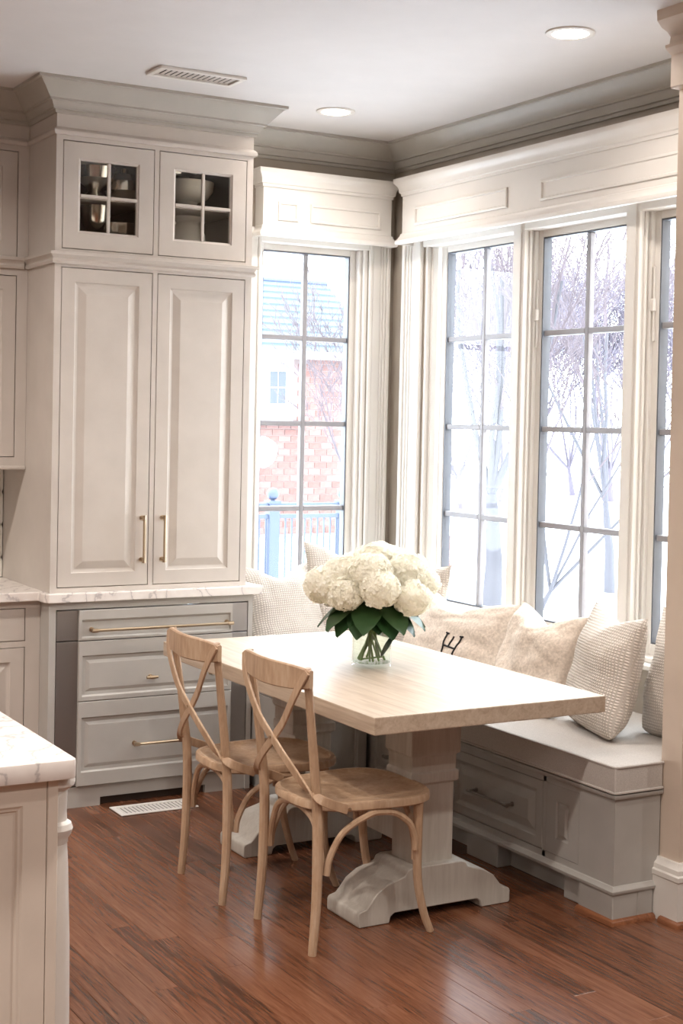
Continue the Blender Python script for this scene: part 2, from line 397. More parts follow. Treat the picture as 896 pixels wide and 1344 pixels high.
# ------------------------------------------------------------------ cabinets
yT, xL, xR = -.4425, -1.924, -1.016
def handle(parent, p0, p1, out, r=.006, name='handle', m='nickel', posts=(.0, 1.0)):
    p0, p1, out = Vector(p0), Vector(p1), Vector(out); d = p1-p0
    b = MB(); b.tube([p0+out-d.normalized()*.008, p1+out+d.normalized()*.008], r, 10)
    for f in posts:
        q = p0+d*f; b.tube([q, q+out], r*.9, 8); b.tube([q+out-d.normalized()*.012, q+out+d.normalized()*.012], r*1.35, 8); b.tube([q, q+out*.12], r*1.7, 8)
    return build(b, name, m, parent, smooth=True)
RAISED = lambda s, t=.02: [(0, -t), (0, -.0015), (.0015, 0), (s, 0), (s+.004, -.006), (s+.012, -.009), (s+.017, -.0095), (s+.046, -.001), (s+.05, 0.0)]
FLAT = lambda s, t=.02: [(0, -t), (0, -.0015), (.0015, 0), (s, 0), (s+.005, -.004), (s+.010, -.005), (s+.014, -.011)]
GLASSD = lambda s, t=.02: [(0, -t), (0, -.0015), (.0015, 0), (s, 0), (s+.004, -.005), (s+.010, -.007), (s+.010, -t)]
def glass_door(cab, mp, u0, u1, z0, z1, s=.066):
    d = build(MB(mp).panel(u0, u1, z0, z1, GLASSD(s), True), 'glass_door', 'cabinet', cab)
    g = s+.010; um, zm = (u0+u1)/2, (z0+z1)/2
    build(MB(mp).box(um-.007, um+.007, -.014, -.002, z0+g, z1-g), 'muntin', 'cabinet', d, bevel=.002)
    build(MB(mp).box(u0+g, um-.007, -.014, -.002, zm-.007, zm+.007).box(um+.007, u1-g, -.014, -.002, zm-.007, zm+.007), 'muntin', 'cabinet', d, bevel=.002)
    for a, c in ((u0+g, um), (um, u1-g)):
        for e, f in ((z0+g, zm), (zm, z1-g)): build(MB(mp).box(a, c, -.012, -.009, e, f), 'pane', 'seeded_glass', d)
    return d
FRZ = [(0, 2.826), (.010, 2.826), (.014, 2.834), (.014, 2.842), (.006, 2.852), (0, 2.856)]
BELT = [(0, 2.292), (.012, 2.292), (.016, 2.302), (.010, 2.312), (.016, 2.322), (.026, 2.328), (.026, 2.34), (0, 2.344)]
# tall pantry
t = thing('pantry_cabinet', ((xL+xR)/2, -.1, .914), 'tall greige pantry cabinet with two long doors and glass doors above', 'cabinet')
zb = .9145
b = MB(); b.box(xL, xL+.02, yT+.02, .233, zb, 2.95).box(xR-.02, xR, yT+.02, .233, zb, 2.95).box(xL+.02, xR-.02, .213, .233, zb, 2.95).box(xL+.02, xR-.02, yT+.02, .213, 2.82, 2.95).box(xL+.02, xR-.02, yT+.02, .213, 2.30, 2.34).box(xL+.02, xR-.02, yT+.02, .213, zb, .935)
b.box(xL+.02, xR-.02, yT+.05, .213, 2.575, 2.59)
build(b, 'body', 'cabinet', t)
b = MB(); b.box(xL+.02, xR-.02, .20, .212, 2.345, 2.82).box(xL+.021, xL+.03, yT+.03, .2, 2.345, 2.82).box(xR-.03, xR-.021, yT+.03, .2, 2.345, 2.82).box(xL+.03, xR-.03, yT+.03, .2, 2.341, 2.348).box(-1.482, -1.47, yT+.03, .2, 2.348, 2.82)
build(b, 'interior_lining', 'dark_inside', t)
dsp = [(-1.892, -1.489), (-1.462, -1.049)]
b = MB(FS(yT)); b.box(xL, -1.895, -.02, 0, zb, 2.95).box(-1.046, xR, -.02, 0, zb, 2.95).box(-1.486, -1.465, -.02, 0, zb, 2.95)
for a, c in ((-1.895, -1.486), (-1.465, -1.046)):
    b.box(a, c, -.02, 0, zb, .934).box(a, c, -.02, 0, 2.279, 2.355).box(a, c, -.02, 0, 2.806, 2.95)
build(b, 'face_frame', 'cabinet', t)
for i, (a, c) in enumerate(dsp):
    d = build(MB(FS(yT)).panel(a, c, .937, 2.276, RAISED(.058)), 'door', 'cabinet', t)
    hx = c-.03 if i == 0 else a+.038
    handle(d, (hx, yT, 1.045), (hx, yT, 1.225), (0, -.034, 0), .0062)
    glass_door(t, FS(yT), a, c, 2.358, 2.803)
build(MB().sweep([(xL, .233), (xL, yT), (xR, yT), (xR, .002)], BELT), 'belt_moulding', 'cabinet', t, smooth=True)
build(MB().sweep([(xL, .233), (xL, yT), (xR, yT), (xR, .002)], FRZ), 'frieze_moulding', 'cabinet', t, smooth=True)
build(MB().sweep([(xL, .233), (xL, yT), (xR, yT), (xR, .002)], [(o*.92, z) for o, z in CROWN]), 'crown', 'crown_paint', t, smooth=True)
# drawer unit under the pantry
yB = -.458; bx0, bx1 = -1.93, -.985
t = thing('drawer_cabinet', ((bx0+bx1)/2, -.1, 0), 'grey drawer unit with steel side strips under the pantry', 'cabinet')
b = MB(); b.box(bx0, bx0+.02, yB+.02, .233, 0, .875).box(bx1-.02, bx1, yB+.02, -.002, 0, .875).box(bx0, bx1-.02, .213, .233, .09, .875).box(bx0, bx1-.02, yB+.02, -.002, .06, .085)
build(b, 'body', 'cabinet_grey', t)
b = MB(FS(yB)); b.box(bx0, -1.90, -.02, 0, 0, .875).box(-1.008, bx1, -.02, 0, 0, .875).box(-1.90, -1.008, -.02, 0, .845, .875)
b.box(-1.90, -1.69, -.03, -.008, 0, .088).box(-1.69, -1.2, -.03, -.008, .035, .088).box(-1.2, -1.008, -.03, -.008, 0, .088)
build(b, 'face_frame', 'cabinet_grey', t)
build(MB().box(-1.69, -1.2, yB+.03, yB+.04, 0, .05), 'toe_grille', 'toe_dark', t)
for (a, c) in ((-1.897, -1.803), (-1.09, -1.011)):
    build(MB(FS(yB)).box(a, c, -.03, 0, .712, .84).box(a, c, -.03, 0, .094, .708), 'steel_strip', 'steel', t, bevel=.002, label='brushed steel side strip')
DP = lambda s: [(0, -.03), (0, .010), (.002, .012), (s, .012), (s+.004, .002), (s+.016, .0), (s+.02, 0)]
d = build(MB(FS(yB)).rings([[(-1.802, dd, z0), (-1.091, dd, z0), (-1.091, dd, z1), (-1.802, dd, z1)] for dd, z0, z1 in ((-.03, .712, .84), (.012, .712, .84), (.014, .714, .838))]+[[(-1.79, dd, z0), (-1.10, dd, z0), (-1.10, dd, z1), (-1.79, dd, z1)] for dd, z0, z1 in ((.014, .722, .80), (.004, .728, .79))]), 'drawer', 'cabinet_grey', t)
handle(d, (-1.745, yB-.004, .757), (-1.115, yB-.004, .757), (0, -.045, 0), .0065)
def drawer3(z0, z1, p0, p1):
    rs = []
    for dd, iu, a, c in ((-.03, 0, z0, z1), (.012, 0, z0, z1), (.014, .002, z0+.002, z1-.002), (.014, .016, p0, p1), (.004, .02, p0+.006, p1-.006), (.003, .034, p0+.02, p1-.02), (.008, .05, p0+.034, p1-.034)):
        rs.append([(-1.802+iu, dd, a), (-1.091-iu, dd, a), (-1.091-iu, dd, c), (-1.802+iu, dd, c)])
    return build(MB(FS(yB)).rings(rs), 'drawer', 'cabinet_grey', t)
d = drawer3(.455, .708, .474, .648)
for kx in (-1.477, -1.185):
    handle(d, (kx-.018, yB-.008, .54), (kx+.018, yB-.008, .54), (0, -.028, 0), .006, 'knob', posts=(.5,))
d = drawer3(.094, .452, .152, .386)
handle(d, (-1.545, yB-.008, .257), (-1.335, yB-.008, .257), (0, -.034, 0), .0062)

# left wall cabinet and left base cabinet
yU = -.085
t = thing('wall_cabinet', (-2.3, 0, 1.43), 'greige wall cabinet left of the pantry with a glass upper door', 'cabinet')
cx0, cx1 = -2.75, xL-.001
b = MB(); b.box(cx0, cx0+.02, yU+.02, .233, 1.435, 2.95).box(cx1-.02, cx1, yU+.02, .233, 1.435, 2.95).box(cx0+.02, cx1-.02, .213, .233, 1.435, 2.95).box(cx0+.02, cx1-.02, yU+.02, .213, 1.435, 1.455).box(cx0+.02, cx1-.02, yU+.02, .213, 2.30, 2.34).box(cx0+.02, cx1-.02, yU+.02, .213, 2.82, 2.95)
build(b, 'body', 'cabinet', t)
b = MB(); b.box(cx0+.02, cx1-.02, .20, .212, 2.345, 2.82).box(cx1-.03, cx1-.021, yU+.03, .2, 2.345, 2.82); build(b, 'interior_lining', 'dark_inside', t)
b = MB(FS(yU)); b.box(cx0, -2.70, -.02, 0, 1.435, 2.95).box(-1.973, cx1, -.02, 0, 1.435, 2.95).box(-2.35, -2.33, -.02, 0, 1.435, 2.95)
for a, c in ((-2.70, -2.35), (-2.33, -1.973)): b.box(a, c, -.02, 0, 1.435, 1.472).box(a, c, -.02, 0, 2.262, 2.34).box(a, c, -.02, 0, 2.80, 2.95)
build(b, 'face_frame', 'cabinet', t)
for a, c in ((-2.697, -2.353), (-2.327, -1.976)):
    build(MB(FS(yU)).panel(a, c, 1.475, 2.259, RAISED(.058)), 'door', 'cabinet', t)
    glass_door(t, FS(yU), a, c, 2.343, 2.797)
build(MB().sweep([(cx0, yU), (cx1-.02, yU)], BELT), 'belt_moulding', 'cabinet', t, smooth=True)
build(MB().sweep([(cx0, yU), (cx1-.013, yU)], FRZ), 'frieze_moulding', 'cabinet', t, smooth=True)
build(MB().sweep([(cx0, yU), (cx1, yU)], [(o*.92, z) for o, z in CROWN]), 'crown', 'crown_paint', t, smooth=True)
build(MB().box(cx0, cx1, yU-.012, yU+.03, 1.418, 1.435), 'light_rail', 'cabinet', t, bevel=.004)
yL = -.345
t = thing('base_cabinet', (-2.4, 0, 0), 'greige base cabinet under the left worktop', 'cabinet')
b = MB(); b.box(-2.9, bx0-.001, yL+.02, .233, .1, .875).box(-2.9, bx0-.001, yL+.09, .233, 0, .1); build(b, 'body', 'cabinet_grey', t)
b = MB(FS(yL)); b.box(-2.9, -2.86, -.02, 0, .1, .875).box(-1.995, bx0-.001, -.02, 0, .1, .875).box(-2.86, -1.995, -.02, 0, .845, .875).box(-2.86, -1.995, -.02, 0, .68, .705).box(-2.86, -1.995, -.02, 0, .1, .13); build(b, 'face_frame', 'cabinet', t)
build(MB(FS(yL)).panel(-2.857, -1.998, .708, .842, [(0, -.02), (0, -.0015), (.0015, 0)]), 'drawer', 'cabinet', t)
for a, c in ((-2.857, -2.43), (-2.427, -1.998)): build(MB(FS(yL)).panel(a, c, .133, .677, RAISED(.058)), 'door', 'cabinet', t)
# worktop
ct = MB(); ol = [(-2.95, .233), (-2.95, -.378), (-1.952, -.378), (-1.952, -.45), (-1.94, -.482), (-.95, -.482), (-.945, -.47), (-.945, -.001), (-1.002, -.001), (-1.002, .233)]
ct.rings([[(x, y, .876) for x, y in ol], [(x, y, .914) for x, y in ol]])
tag(build(ct, 'countertop', 'marble', None, bevel=.004, seg=2), 'white marble worktop running under the pantry and to the left', 'worktop')
# lantern tiles of the backsplash, set in dark grout
build(MB().box(-2.75, xL-.001, .2285, .2345, .915, 1.418), 'grout', 'dark_gap', wk)
def lantern(cx, cz, rw, rh):
    b = MB(); pts = []
    for k in range(24):
        a = 2*math.pi*k/24; q = abs(math.cos(a))**1.0+abs(math.sin(a))**1.0
        wv = 1+.10*math.cos(4*a); pts.append((cx+rw*math.cos(a)/q*wv, cz+rh*math.sin(a)/q*wv))
    cl = lambda x, z: (max(-2.748, min(xL-.003, x)), max(.917, min(1.416, z)))
    b.rings([[(*cl(x, z)[:1], .2295, cl(x, z)[1]) for x, z in pts], [(cl(x, z)[0], .224, cl(x, z)[1]) for x, z in pts]])
    return b
for i in range(15):
    for j in range(7):
        cx_ = xL-.01-i*.056; cz_ = .93+j*.15+(.075 if i % 2 else 0)
        build(lantern(cx_, cz_, .0535, .072), 'tile', 'porcelain', wk)

# things behind the glass
def vessel(name, cx, cy, z, prof, m, label, cat, n=28, grp=None):
    b = MB(); b.lathe(cx, cy, [(r, z+h) for r, h in prof], n); return tag(build(b, name, m, None, smooth=True), label, cat, grp)
zs_ = 2.349; zu_ = 2.5905
t = thing('pitcher', (-1.23, -.22, zs_), 'white porcelain pitcher behind the right glass door', 'pitcher')
build(MB().lathe(-1.23, -.22, [(.045, zs_), (.05, zs_+.005), (.07, zs_+.04), (.085, zs_+.09), (.08, zs_+.135), (.06, zs_+.17), (.055, zs_+.19), (.066, zs_+.215), (.06, zs_+.213), (.05, zs_+.19)], 28), 'body', 'porcelain', t, smooth=True)
build(MB().tube(crom([(-1.31, -.22, zs_+.07), (-1.35, -.22, zs_+.10), (-1.345, -.22, zs_+.17), (-1.285, -.22, zs_+.185)]), .008, 8), 'handle', 'porcelain', t, smooth=True)
vessel('serving_bowl', -1.245, -.24, zu_, [(.05, 0), (.055, .01), (.04, .02), (.05, .035), (.09, .05), (.115, .085), (.12, .125), (.115, .127), (.105, .08), (.05, .045)], 'porcelain', 'white footed bowl on the shelf behind the right glass door', 'bowl')
k_ = lambda f, p: [(r*f, h*f) for r, h in p]
vessel('silver_goblet', -1.70, -.30, zs_, k_(1.12, [(.045, 0), (.04, .008), (.012, .02), (.01, .07), (.03, .09), (.055, .13), (.06, .19), (.056, .19), (.03, .10)]), 'silver', 'silver goblet low behind the left glass door, by the outer edge', 'goblet')
vessel('silver_bowl', -1.56, -.24, zs_, k_(1.1, [(.05, 0), (.045, .012), (.06, .03), (.09, .06), (.10, .10), (.10, .135), (.095, .135), (.06, .04)]), 'silver', 'round silver bowl low behind the left glass door', 'bowl')
vessel('silver_urn', -1.70, -.28, zu_, k_(1.2, [(.05, 0), (.05, .01), (.02, .03), (.03, .045), (.07, .075), (.08, .115), (.06, .15), (.075, .165), (.07, .165)]), 'silver', 'silver urn on the shelf behind the left glass door', 'urn')
vessel('silver_teapot', -1.545, -.24, zu_, k_(1.05, [(.05, 0), (.06, .01), (.085, .05), (.08, .09), (.05, .12), (.015, .13), (.018, .145), (.005, .15)]), 'silver', 'squat silver teapot on the shelf behind the left glass door', 'teapot')

# ------------------------------------------------------------------ island
t = thing('kitchen_island', (-3.4, -2.6, 0), 'cream kitchen island end with a turned corner post', 'island')
ix1, iy0 = -2.852, -3.283
b = MB(); b.box(-4.3, ix1-.002, iy0+.0195, -1.95, .0, .87); build(b, 'body', 'island_paint', t)
build(MB(FS(iy0)).panel(-3.62, -2.878, .0, .869, FLAT(.053, .019)), 'end_panel', 'island_paint', t)
build(MB(FS(iy0)).box(-2.8765, ix1, -.019, .001, .0, .869), 'corner_stile', 'island_paint', t, bevel=.002)
px, py = -2.846, iy0+.043
pr_ = [(.036, 0), (.040, .01), (.040, .06), (.034, .065), (.036, .12), (.040, .30), (.0375, .50), (.032, .66), (.029, .715), (.031, .718), (.031, .726), (.037, .735), (.041, .748), (.037, .760), (.028, .766), (.027, .785), (.028, .835), (.034, .838), (.043, .846), (.045, .855), (.041, .866), (.034, .870)]
build(MB().lathe(px, py, pr_, 28), 'turned_post', 'trim_white', t, smooth=True, label='turned corner post, painted whiter for the daylight on it')  # daylight on the post is put into a whiter paint than the island's
ol = []
for cx_, cy_, a0 in ((-2.835, -3.297, -90), (-2.835, -1.935, 0), (-4.32, -1.935, 90), (-4.32, -3.297, 180)):
    for k in range(5): a = math.radians(a0+k*22.5); ol.append((cx_+.016*math.cos(a), cy_+.016*math.sin(a)))
tag(build(MB().rings([[(x, y, .8705) for x, y in ol], [(x, y, .914) for x, y in ol]]), 'island_countertop', 'marble', None, bevel=.006, seg=2, smooth=True), 'grey veined marble top of the cream island', 'worktop')

# ------------------------------------------------------------------ window benches
bxf, bye = -.6865, -2.596
t = thing('window_bench', (-.35, -1.6, 0), 'greige window bench with drawers below the triple window', 'bench')
b = MB(); b.box(bxf+.02, -.002, bye+.02, -.002, .106, .434)
b.box(bxf+.08, -.03, bye+.05, -.03, 0, .106); build(b, 'body', 'bench_paint', t)
b = MB(); b.box(bxf, bxf+.02, bye, -2.41, .106, .434).box(bxf, bxf+.02, -2.226, -2.208, .106, .434).box(bxf, bxf+.02, -1.617, -1.585, .106, .434).box(bxf, bxf+.02, -2.41, -1.0, .395, .434).box(bxf, bxf+.02, -2.41, -1.0, .106, .148)
build(b, 'face_frame', 'bench_paint', t)
build(MB().box(bxf+.02, -.49, bye, bye+.02, .106, .434), 'end_panel', 'bench_paint', t)
for a, c in ((-2.205, -1.62), (-1.582, -1.01)):
    d = build(MB(FW(bxf)).panel(a, c, .151, .392, RAISED(.035)), 'drawer', 'bench_paint', t)
    m_ = (a+c)/2; handle(d, (bxf, m_-.115, .268), (bxf, m_+.115, .268), (-.034, 0, 0), .0055, m='pewter')
build(MB(FW(bxf)).panel(-2.409, -2.227, .15, .394, [(0, -.02), (0, 0), (.055, 0), (.06, -.005), (.066, -.006), (.074, 0), (.076, .001)]), 'pilaster_panel', 'bench_paint', t)
MOL = [(0, .100), (.016, .100), (.020, .106), (.020, .112), (.012, .116), (.006, .124), (0, .126)]
build(MB().sweep([(bxf, -1.0), (bxf, bye), (-.487, bye)], [(o*.8, z) for o, z in MOL]), 'base_moulding', 'bench_paint', t, smooth=True)
build(MB().sweep([(bxf, -1.0), (bxf, bye), (-.487, bye)], [(0, .418), (.008, .418), (.012, .424), (.012, .432), (0, .434)]), 'seat_lip', 'bench_paint', t, smooth=True)
build(MB().box(bxf-.008, bxf+.1, bye-.008, -2.425, 0, .1).box(bxf+.1, -.519, bye-.008, bye+.03, 0, .1), 'corner_foot', 'bench_paint', t, bevel=.003)
build(MB().box(bxf+.028, bxf+.08, -2.425, -2.30, .0, .1), 'foot', 'bench_paint', t, bevel=.003)
build(MB().box(bxf+.015, bxf+.08, -1.92, -1.72, 0.0, .1), 'foot', 'bench_paint', t, bevel=.003)
build(MB().sweep([(bxf-.008, -2.425), (bxf-.008, bye-.008), (-.519, bye-.008)], SHOE), 'shoe_moulding', 'shoe_wood', t, smooth=True, label='brown oak shoe moulding')
t = thing('window_bench', (-.85, -.5, 0), 'greige window bench between the pantry and the corner, mostly behind the table', 'bench')
b = MB(); b.box(-.975, bxf-.002, -.98, -.002, .106, .434).box(-.95, bxf-.002, -.93, -.03, 0, .106); build(b, 'body', 'bench_paint', t)
build(MB(FS(-1.0)).panel(-.98, bxf-.014, .106, .434, FLAT(.04)), 'front_panel', 'bench_paint', t)
build(MB().sweep([(-.98, -.5), (-.98, -1.0), (bxf-.03, -1.0)], [(o*.6, z) for o, z in MOL]), 'base_moulding', 'bench_paint', t, smooth=True)

t = thing('bench_cushion', (-.35, -1.4, .4345), 'long grey linen bench cushion with piping under the triple window', 'cushion')
ol = [(bxf-.012, -.003), (bxf-.012, bye-.010), (-.488, bye-.010), (-.488, -2.588), (-.003, -2.588), (-.003, -.003)]
build(MB().rings([[(x, y, .4345) for x, y in ol], [(x, y, .531) for x, y in ol]]), 'pad', 'bench_fabric', t, bevel=.014, seg=3, smooth=True)
for z in (.441, .527):
    build(MB().tube([(bxf-.012, -1.0, z), (bxf-.012, bye+.004, z), (bxf-.008, bye-.007, z), (bxf+.003, bye-.011, z), (-.49, bye-.011, z)], .0045, 6), 'piping', 'bench_fabric', t, smooth=True)
t = thing('bench_cushion', (-.85, -.5, .4345), 'short grey linen bench cushion between the pantry and the corner', 'cushion')
build(MB().box(-.975, bxf-.014, -1.008, -.003, .4345, .531), 'pad', 'bench_fabric', t, bevel=.014, seg=3, smooth=True)

# ------------------------------------------------------------------ pillows
def pillow(wd, ht, th, seed, chop=0, m='knit_fabric', N=36, ear=.10, wr=1.0):
    """local: X width, Z height (bottom edge at 0), Y thickness"""
    b = MB(); rs = {}; vs = []; fs = []
    def pos(i, j, side):
        u = -1+2*i/N; v = -1+2*j/N
        px_ = wd/2*u*(1-ear*(1-v*v)**1.0*1.0*abs(u)**2); pz = ht/2*v*(1-(ear if v > 0 else .02)*(1-u*u)*abs(v)**2)
        if v > 0: pz -= chop*math.exp(-(u/.42)**2)*(v**2)
        e = max(0, (1-abs(u)**2.6))*max(0, (1-abs(v)**2.6))
        t_ = th/2*e**.62
        if v < 0:
            t_ *= 1-.30*v*(1-abs(u)**2); px_ *= 1-.10*abs(v)**4*abs(u)**3; pz += ht*.045*abs(u)**4*abs(v)**4
        if chop and v > 0: t_ *= 1+.35*math.exp(-(u/.5)**2)*v
        n = noise.noise(Vector((u*2.2+seed*7.1, v*2.2, side*3.0)))*.012*wr+noise.noise(Vector((u*6+seed*3.3, v*6, side*5.0)))*.005*wr
        edge = max(abs(u), abs(v))
        # gathers running out of the corners
        k = (abs(u)*abs(v))**2
        n += .006*wr*k*math.sin(22*(abs(u)-abs(v))+seed)
        t_ = t_+n*min(1, e*3) if edge < .999 else 0
        sag = -.02*(1-v)*0
        return (px_, side*t_+noise.noise(Vector((u*1.5, v*1.5, seed)))*.012, pz+ht/2+sag)
    idx = {}
    for side in (-1, 1):
        for i in range(N+1):
            for j in range(N+1):
                bd = i in (0, N) or j in (0, N)
                if side == 1 and bd: idx[(i, j, 1)] = idx[(i, j, -1)]; continue
                idx[(i, j, side)] = len(vs); vs.append(pos(i, j, side))
        for i in range(N):
            for j in range(N):
                q = [idx[(i, j, side)], idx[(i+1, j, side)], idx[(i+1, j+1, side)], idx[(i, j+1, side)]]
                fs.append(tuple(q if side == -1 else q[::-1]))
    return b.add(vs, fs)
def place_pillow(name, wd, ht, th, base, yaw, lean, label, seed, chop=0, m='knit_fabric', roll=0, wr=1.0, group='scatter pillows on the window benches'):
    """base: middle of the bottom edge; yaw 0 faces -Y; lean tips the top away from the room"""
    o = build(pillow(wd, ht, th, seed, chop, wr=wr), name, m, None, smooth=True, angle=80)
    o.matrix_world = Matrix.Translation(base) @ Matrix.Rotation(yaw, 4, 'Z') @ Matrix.Rotation(-lean, 4, 'X') @ Matrix.Rotation(roll, 4, 'Y')
    return tag(o, label, 'pillow', group)
R = math.radians
zc = .528
place_pillow('scatter_pillow', .44, .50, .16, (-.712, -.36, zc), R(5), R(24), 'off-white knit pillow slumped beside the pantry on the back bench', 1, .07)
place_pillow('scatter_pillow', .44, .56, .15, (-.365, -.27, zc), R(-3), R(9), 'tall off-white knit pillow left of the flowers with one pointed corner up', 2, .05)
place_pillow('scatter_pillow', .44, .48, .13, (-.20, -.53, zc), R(-82), R(8), 'grey knit pillow in the corner half hidden behind the flowers', 3, .03)
mono = place_pillow('monogram_pillow', .80, .40, .16, (-.31, -.955, zc), R(-91), R(23), 'wide crumpled linen pillow with a black letter H', 4, .085, 'linen_fabric', wr=1.6)
place_pillow('scatter_pillow', .52, .43, .17, (-.40, -1.665, zc), R(-96), R(22), 'crumpled speckled linen pillow behind the near table corner', 5, .07, 'linen_fabric', wr=1.5)
place_pillow('scatter_pillow', .49, .47, .18, (-.415, -2.125, zc), R(-108), R(14), 'large waffle knit pillow standing just right of the table corner', 6, .04)
place_pillow('scatter_pillow', .38, .48, .16, (-.24, -2.385, zc), R(-88), R(13), 'waffle knit pillow cut off by the short beige wall end', 7, .03)

# ------------------------------------------------------------------ dining table
tx0, tx1, ty0, ty1, zt, zu = -1.604, -.70, -2.55, -.905, .76, .704
t = thing('dining_table', (-1.165, -1.73, 0), 'weathered oak trestle dining table with carved pedestal feet', 'table')
build(MB().box(tx0, tx1, ty0, ty1, zu, zt), 'table_top', 'table_top', t, bevel=.004, seg=2)
tcx = -1.168
def rect(x0, x1, y0, y1, z): return [(x0, y0, z), (x1, y0, z), (x1, y1, z), (x0, y1, z)]
for yc in (-2.155, -1.30):
    p = build(MB().rings([rect(tcx-.1, tcx+.1, yc-.085, yc+.085, zu), rect(tcx-.1, tcx+.1, yc-.085, yc+.085, .54), rect(tcx-.092, tcx+.088, yc-.078, yc+.078, .535), rect(tcx-.09, tcx+.086, yc-.076, yc+.076, .482), rect(tcx-.095, tcx+.096, yc-.082, yc+.082, .48), rect(tcx-.095, tcx+.096, yc-.082, yc+.082, .446), rect(tcx-.075, tcx+.085, yc-.068, yc+.068, .438), rect(tcx-.075, tcx+.085, yc-.068, yc+.068, .165)][::-1]), 'pedestal', 'table_base', t, bevel=.003)
    half = [(0, .172), (.10, .172), (.118, .166), (.125, .150), (.15, .142), (.195, .130), (.235, .105), (.262, .072), (.275, .058), (.300, .052), (.306, .044), (.306, .006), (.300, 0), (.185, 0), (.180, .022), (.165, .032), (0, .032)]
    ol = half+[(-x, z) for x, z in half[::-1]][1:-1]
    ft = MB().rings([[(tcx+x, yc-.105, z) for x, z in ol], [(tcx+x, yc+.105, z) for x, z in ol]]); build(ft, 'foot', 'table_base', t, bevel=.003, smooth=True)
build(MB().box(tcx-.03, tcx+.03, -2.085, -1.37, .20, .30), 'stretcher', 'table_base', t, bevel=.003)

# ------------------------------------------------------------------ chairs
def make_chair():
    t = thing('dining_chair', (0, 0, 0), 'x', 'chair', 'bentwood cross-back chairs on the kitchen side of the table')
    # seat: rounded trapezoid with a raised rim
    ol = []
    for k in range(40):
        a = 2*math.pi*k/40; c, s = math.cos(a), math.sin(a)
        n = 3.2; r = (abs(c)**n+abs(s)**n)**(-1/n); x_ = .235+.235*r*c; hw = .185+.045*min(1, max(0, x_/.4)); ol.append((x_, hw*r*s))
    sc = lambda f, z: [(.235+(x-.235)*f, y*f, z) for x, y in ol]
    build(MB().rings([sc(.97, .435), sc(1, .44), sc(1, .458), sc(.985, .464), sc(.93, .465), sc(.90, .460), sc(.6, .456), sc(.2, .453)]), 'seat', 'chair_wood', t, smooth=True)
    for s in (1, -1):
        pts = crom([(0, .19*s, 0), (.012, .188*s, .16), (.015, .184*s, .34), (.010, .183*s, .47), (-.012, .188*s, .66), (-.044, .200*s, .90)])
        n = len(pts); build(MB().tube(pts, [.0135+.0035*math.sin(math.pi*min(1, i/n*1.2)) for i in range(n)], 10), 'leg', 'chair_wood', t, smooth=True)
        pts = crom([(.452, .168*s, 0), (.425, .164*s, .07), (.398, .168*s, .18), (.388, .178*s, .32), (.384, .186*s, .44)])
        n = len(pts); build(MB().tube(pts, [.0125+.004*i/n for i in range(n)], 10), 'leg', 'chair_wood', t, smooth=True)
        # bent side arch between the front and rear leg
        arch = crom([(.045, .190*s, .245), (.055, .192*s, .30), (.10, .196*s, .375), (.19, .20*s, .420), (.24, .20*s, .424), (.29, .198*s, .414), (.345, .194*s, .375), (.368, .190*s, .325), (.372, .188*s, .285)], 5)
        build(MB().tube(arch, .0108, 8), 'arch_brace', 'chair_wood', t, smooth=True)
        # crossing back strip: from the top of one stile over to the seat rail of the other side
        st = crom([(-.053, .216*s, .892), (-.066, .186*s, .838), (-.069, .150*s, .788), (-.064-.005*s, .08*s, .715), (-.054-.005*s, 0, .652), (-.040, -.10*s, .575), (-.018, -.178*s, .515), (.02, -.214*s, .484), (.10, -.219*s, .452)], 6)
        nr = [Vector((1, 0, 0)).lerp(Vector((0, -s, 0)), min(1, max(0, (i_/len(st)-.66)/.2))) for i_ in range(len(st))]
        build(MB().strip(st, .030, .008, None, nr), 'back_strip', 'chair_wood', t, smooth=True)
        build(MB().lathe(.105, -.2225*s, [(.001, .449), (.006, .4495), (.006, .456), (.001, .4565)], 8), 'screw', 'nickel', t, smooth=True)
    for xx, hw, dz in ((.035, .175, 0), (.385, .165, .0)):
        arch = crom([(xx, hw, .245), (xx, hw*.96, .31), (xx, hw*.72, .395), (xx, hw*.3, .425), (xx, -hw*.3, .425), (xx, -hw*.72, .395), (xx, -hw*.96, .31), (xx, -hw, .245)], 5)
        build(MB().tube(arch, .0108, 8), 'arch_brace', 'chair_wood', t, smooth=True)
    rl = crom([(-.040, .222, .868), (-.062, .16, .868), (-.082, .0, .866), (-.062, -.16, .868), (-.040, -.222, .868)], 6)
    n = len(rl); build(MB().strip(rl, [.056+.026*math.sin(math.pi*i/(n-1)) for i in range(n)], .018, (0, 0, 1)), 'top_rail', 'chair_wood', t, smooth=True)
    build(MB().tube([(-.05, 0, .652), (-.068, 0, .652)], .005, 8), 'screw', 'nickel', t)
    return t
ch = make_chair(); ch.location = (-1.722, -2.212, 0); ch['label'] = 'bentwood cross-back chair nearest the camera, at the near table corner'
c2 = copy_tree(ch); c2.location = (-1.762, -1.655, 0); c2.rotation_euler.z = R(-2); c2['label'] = 'bentwood cross-back chair farther along, in front of the drawer unit'

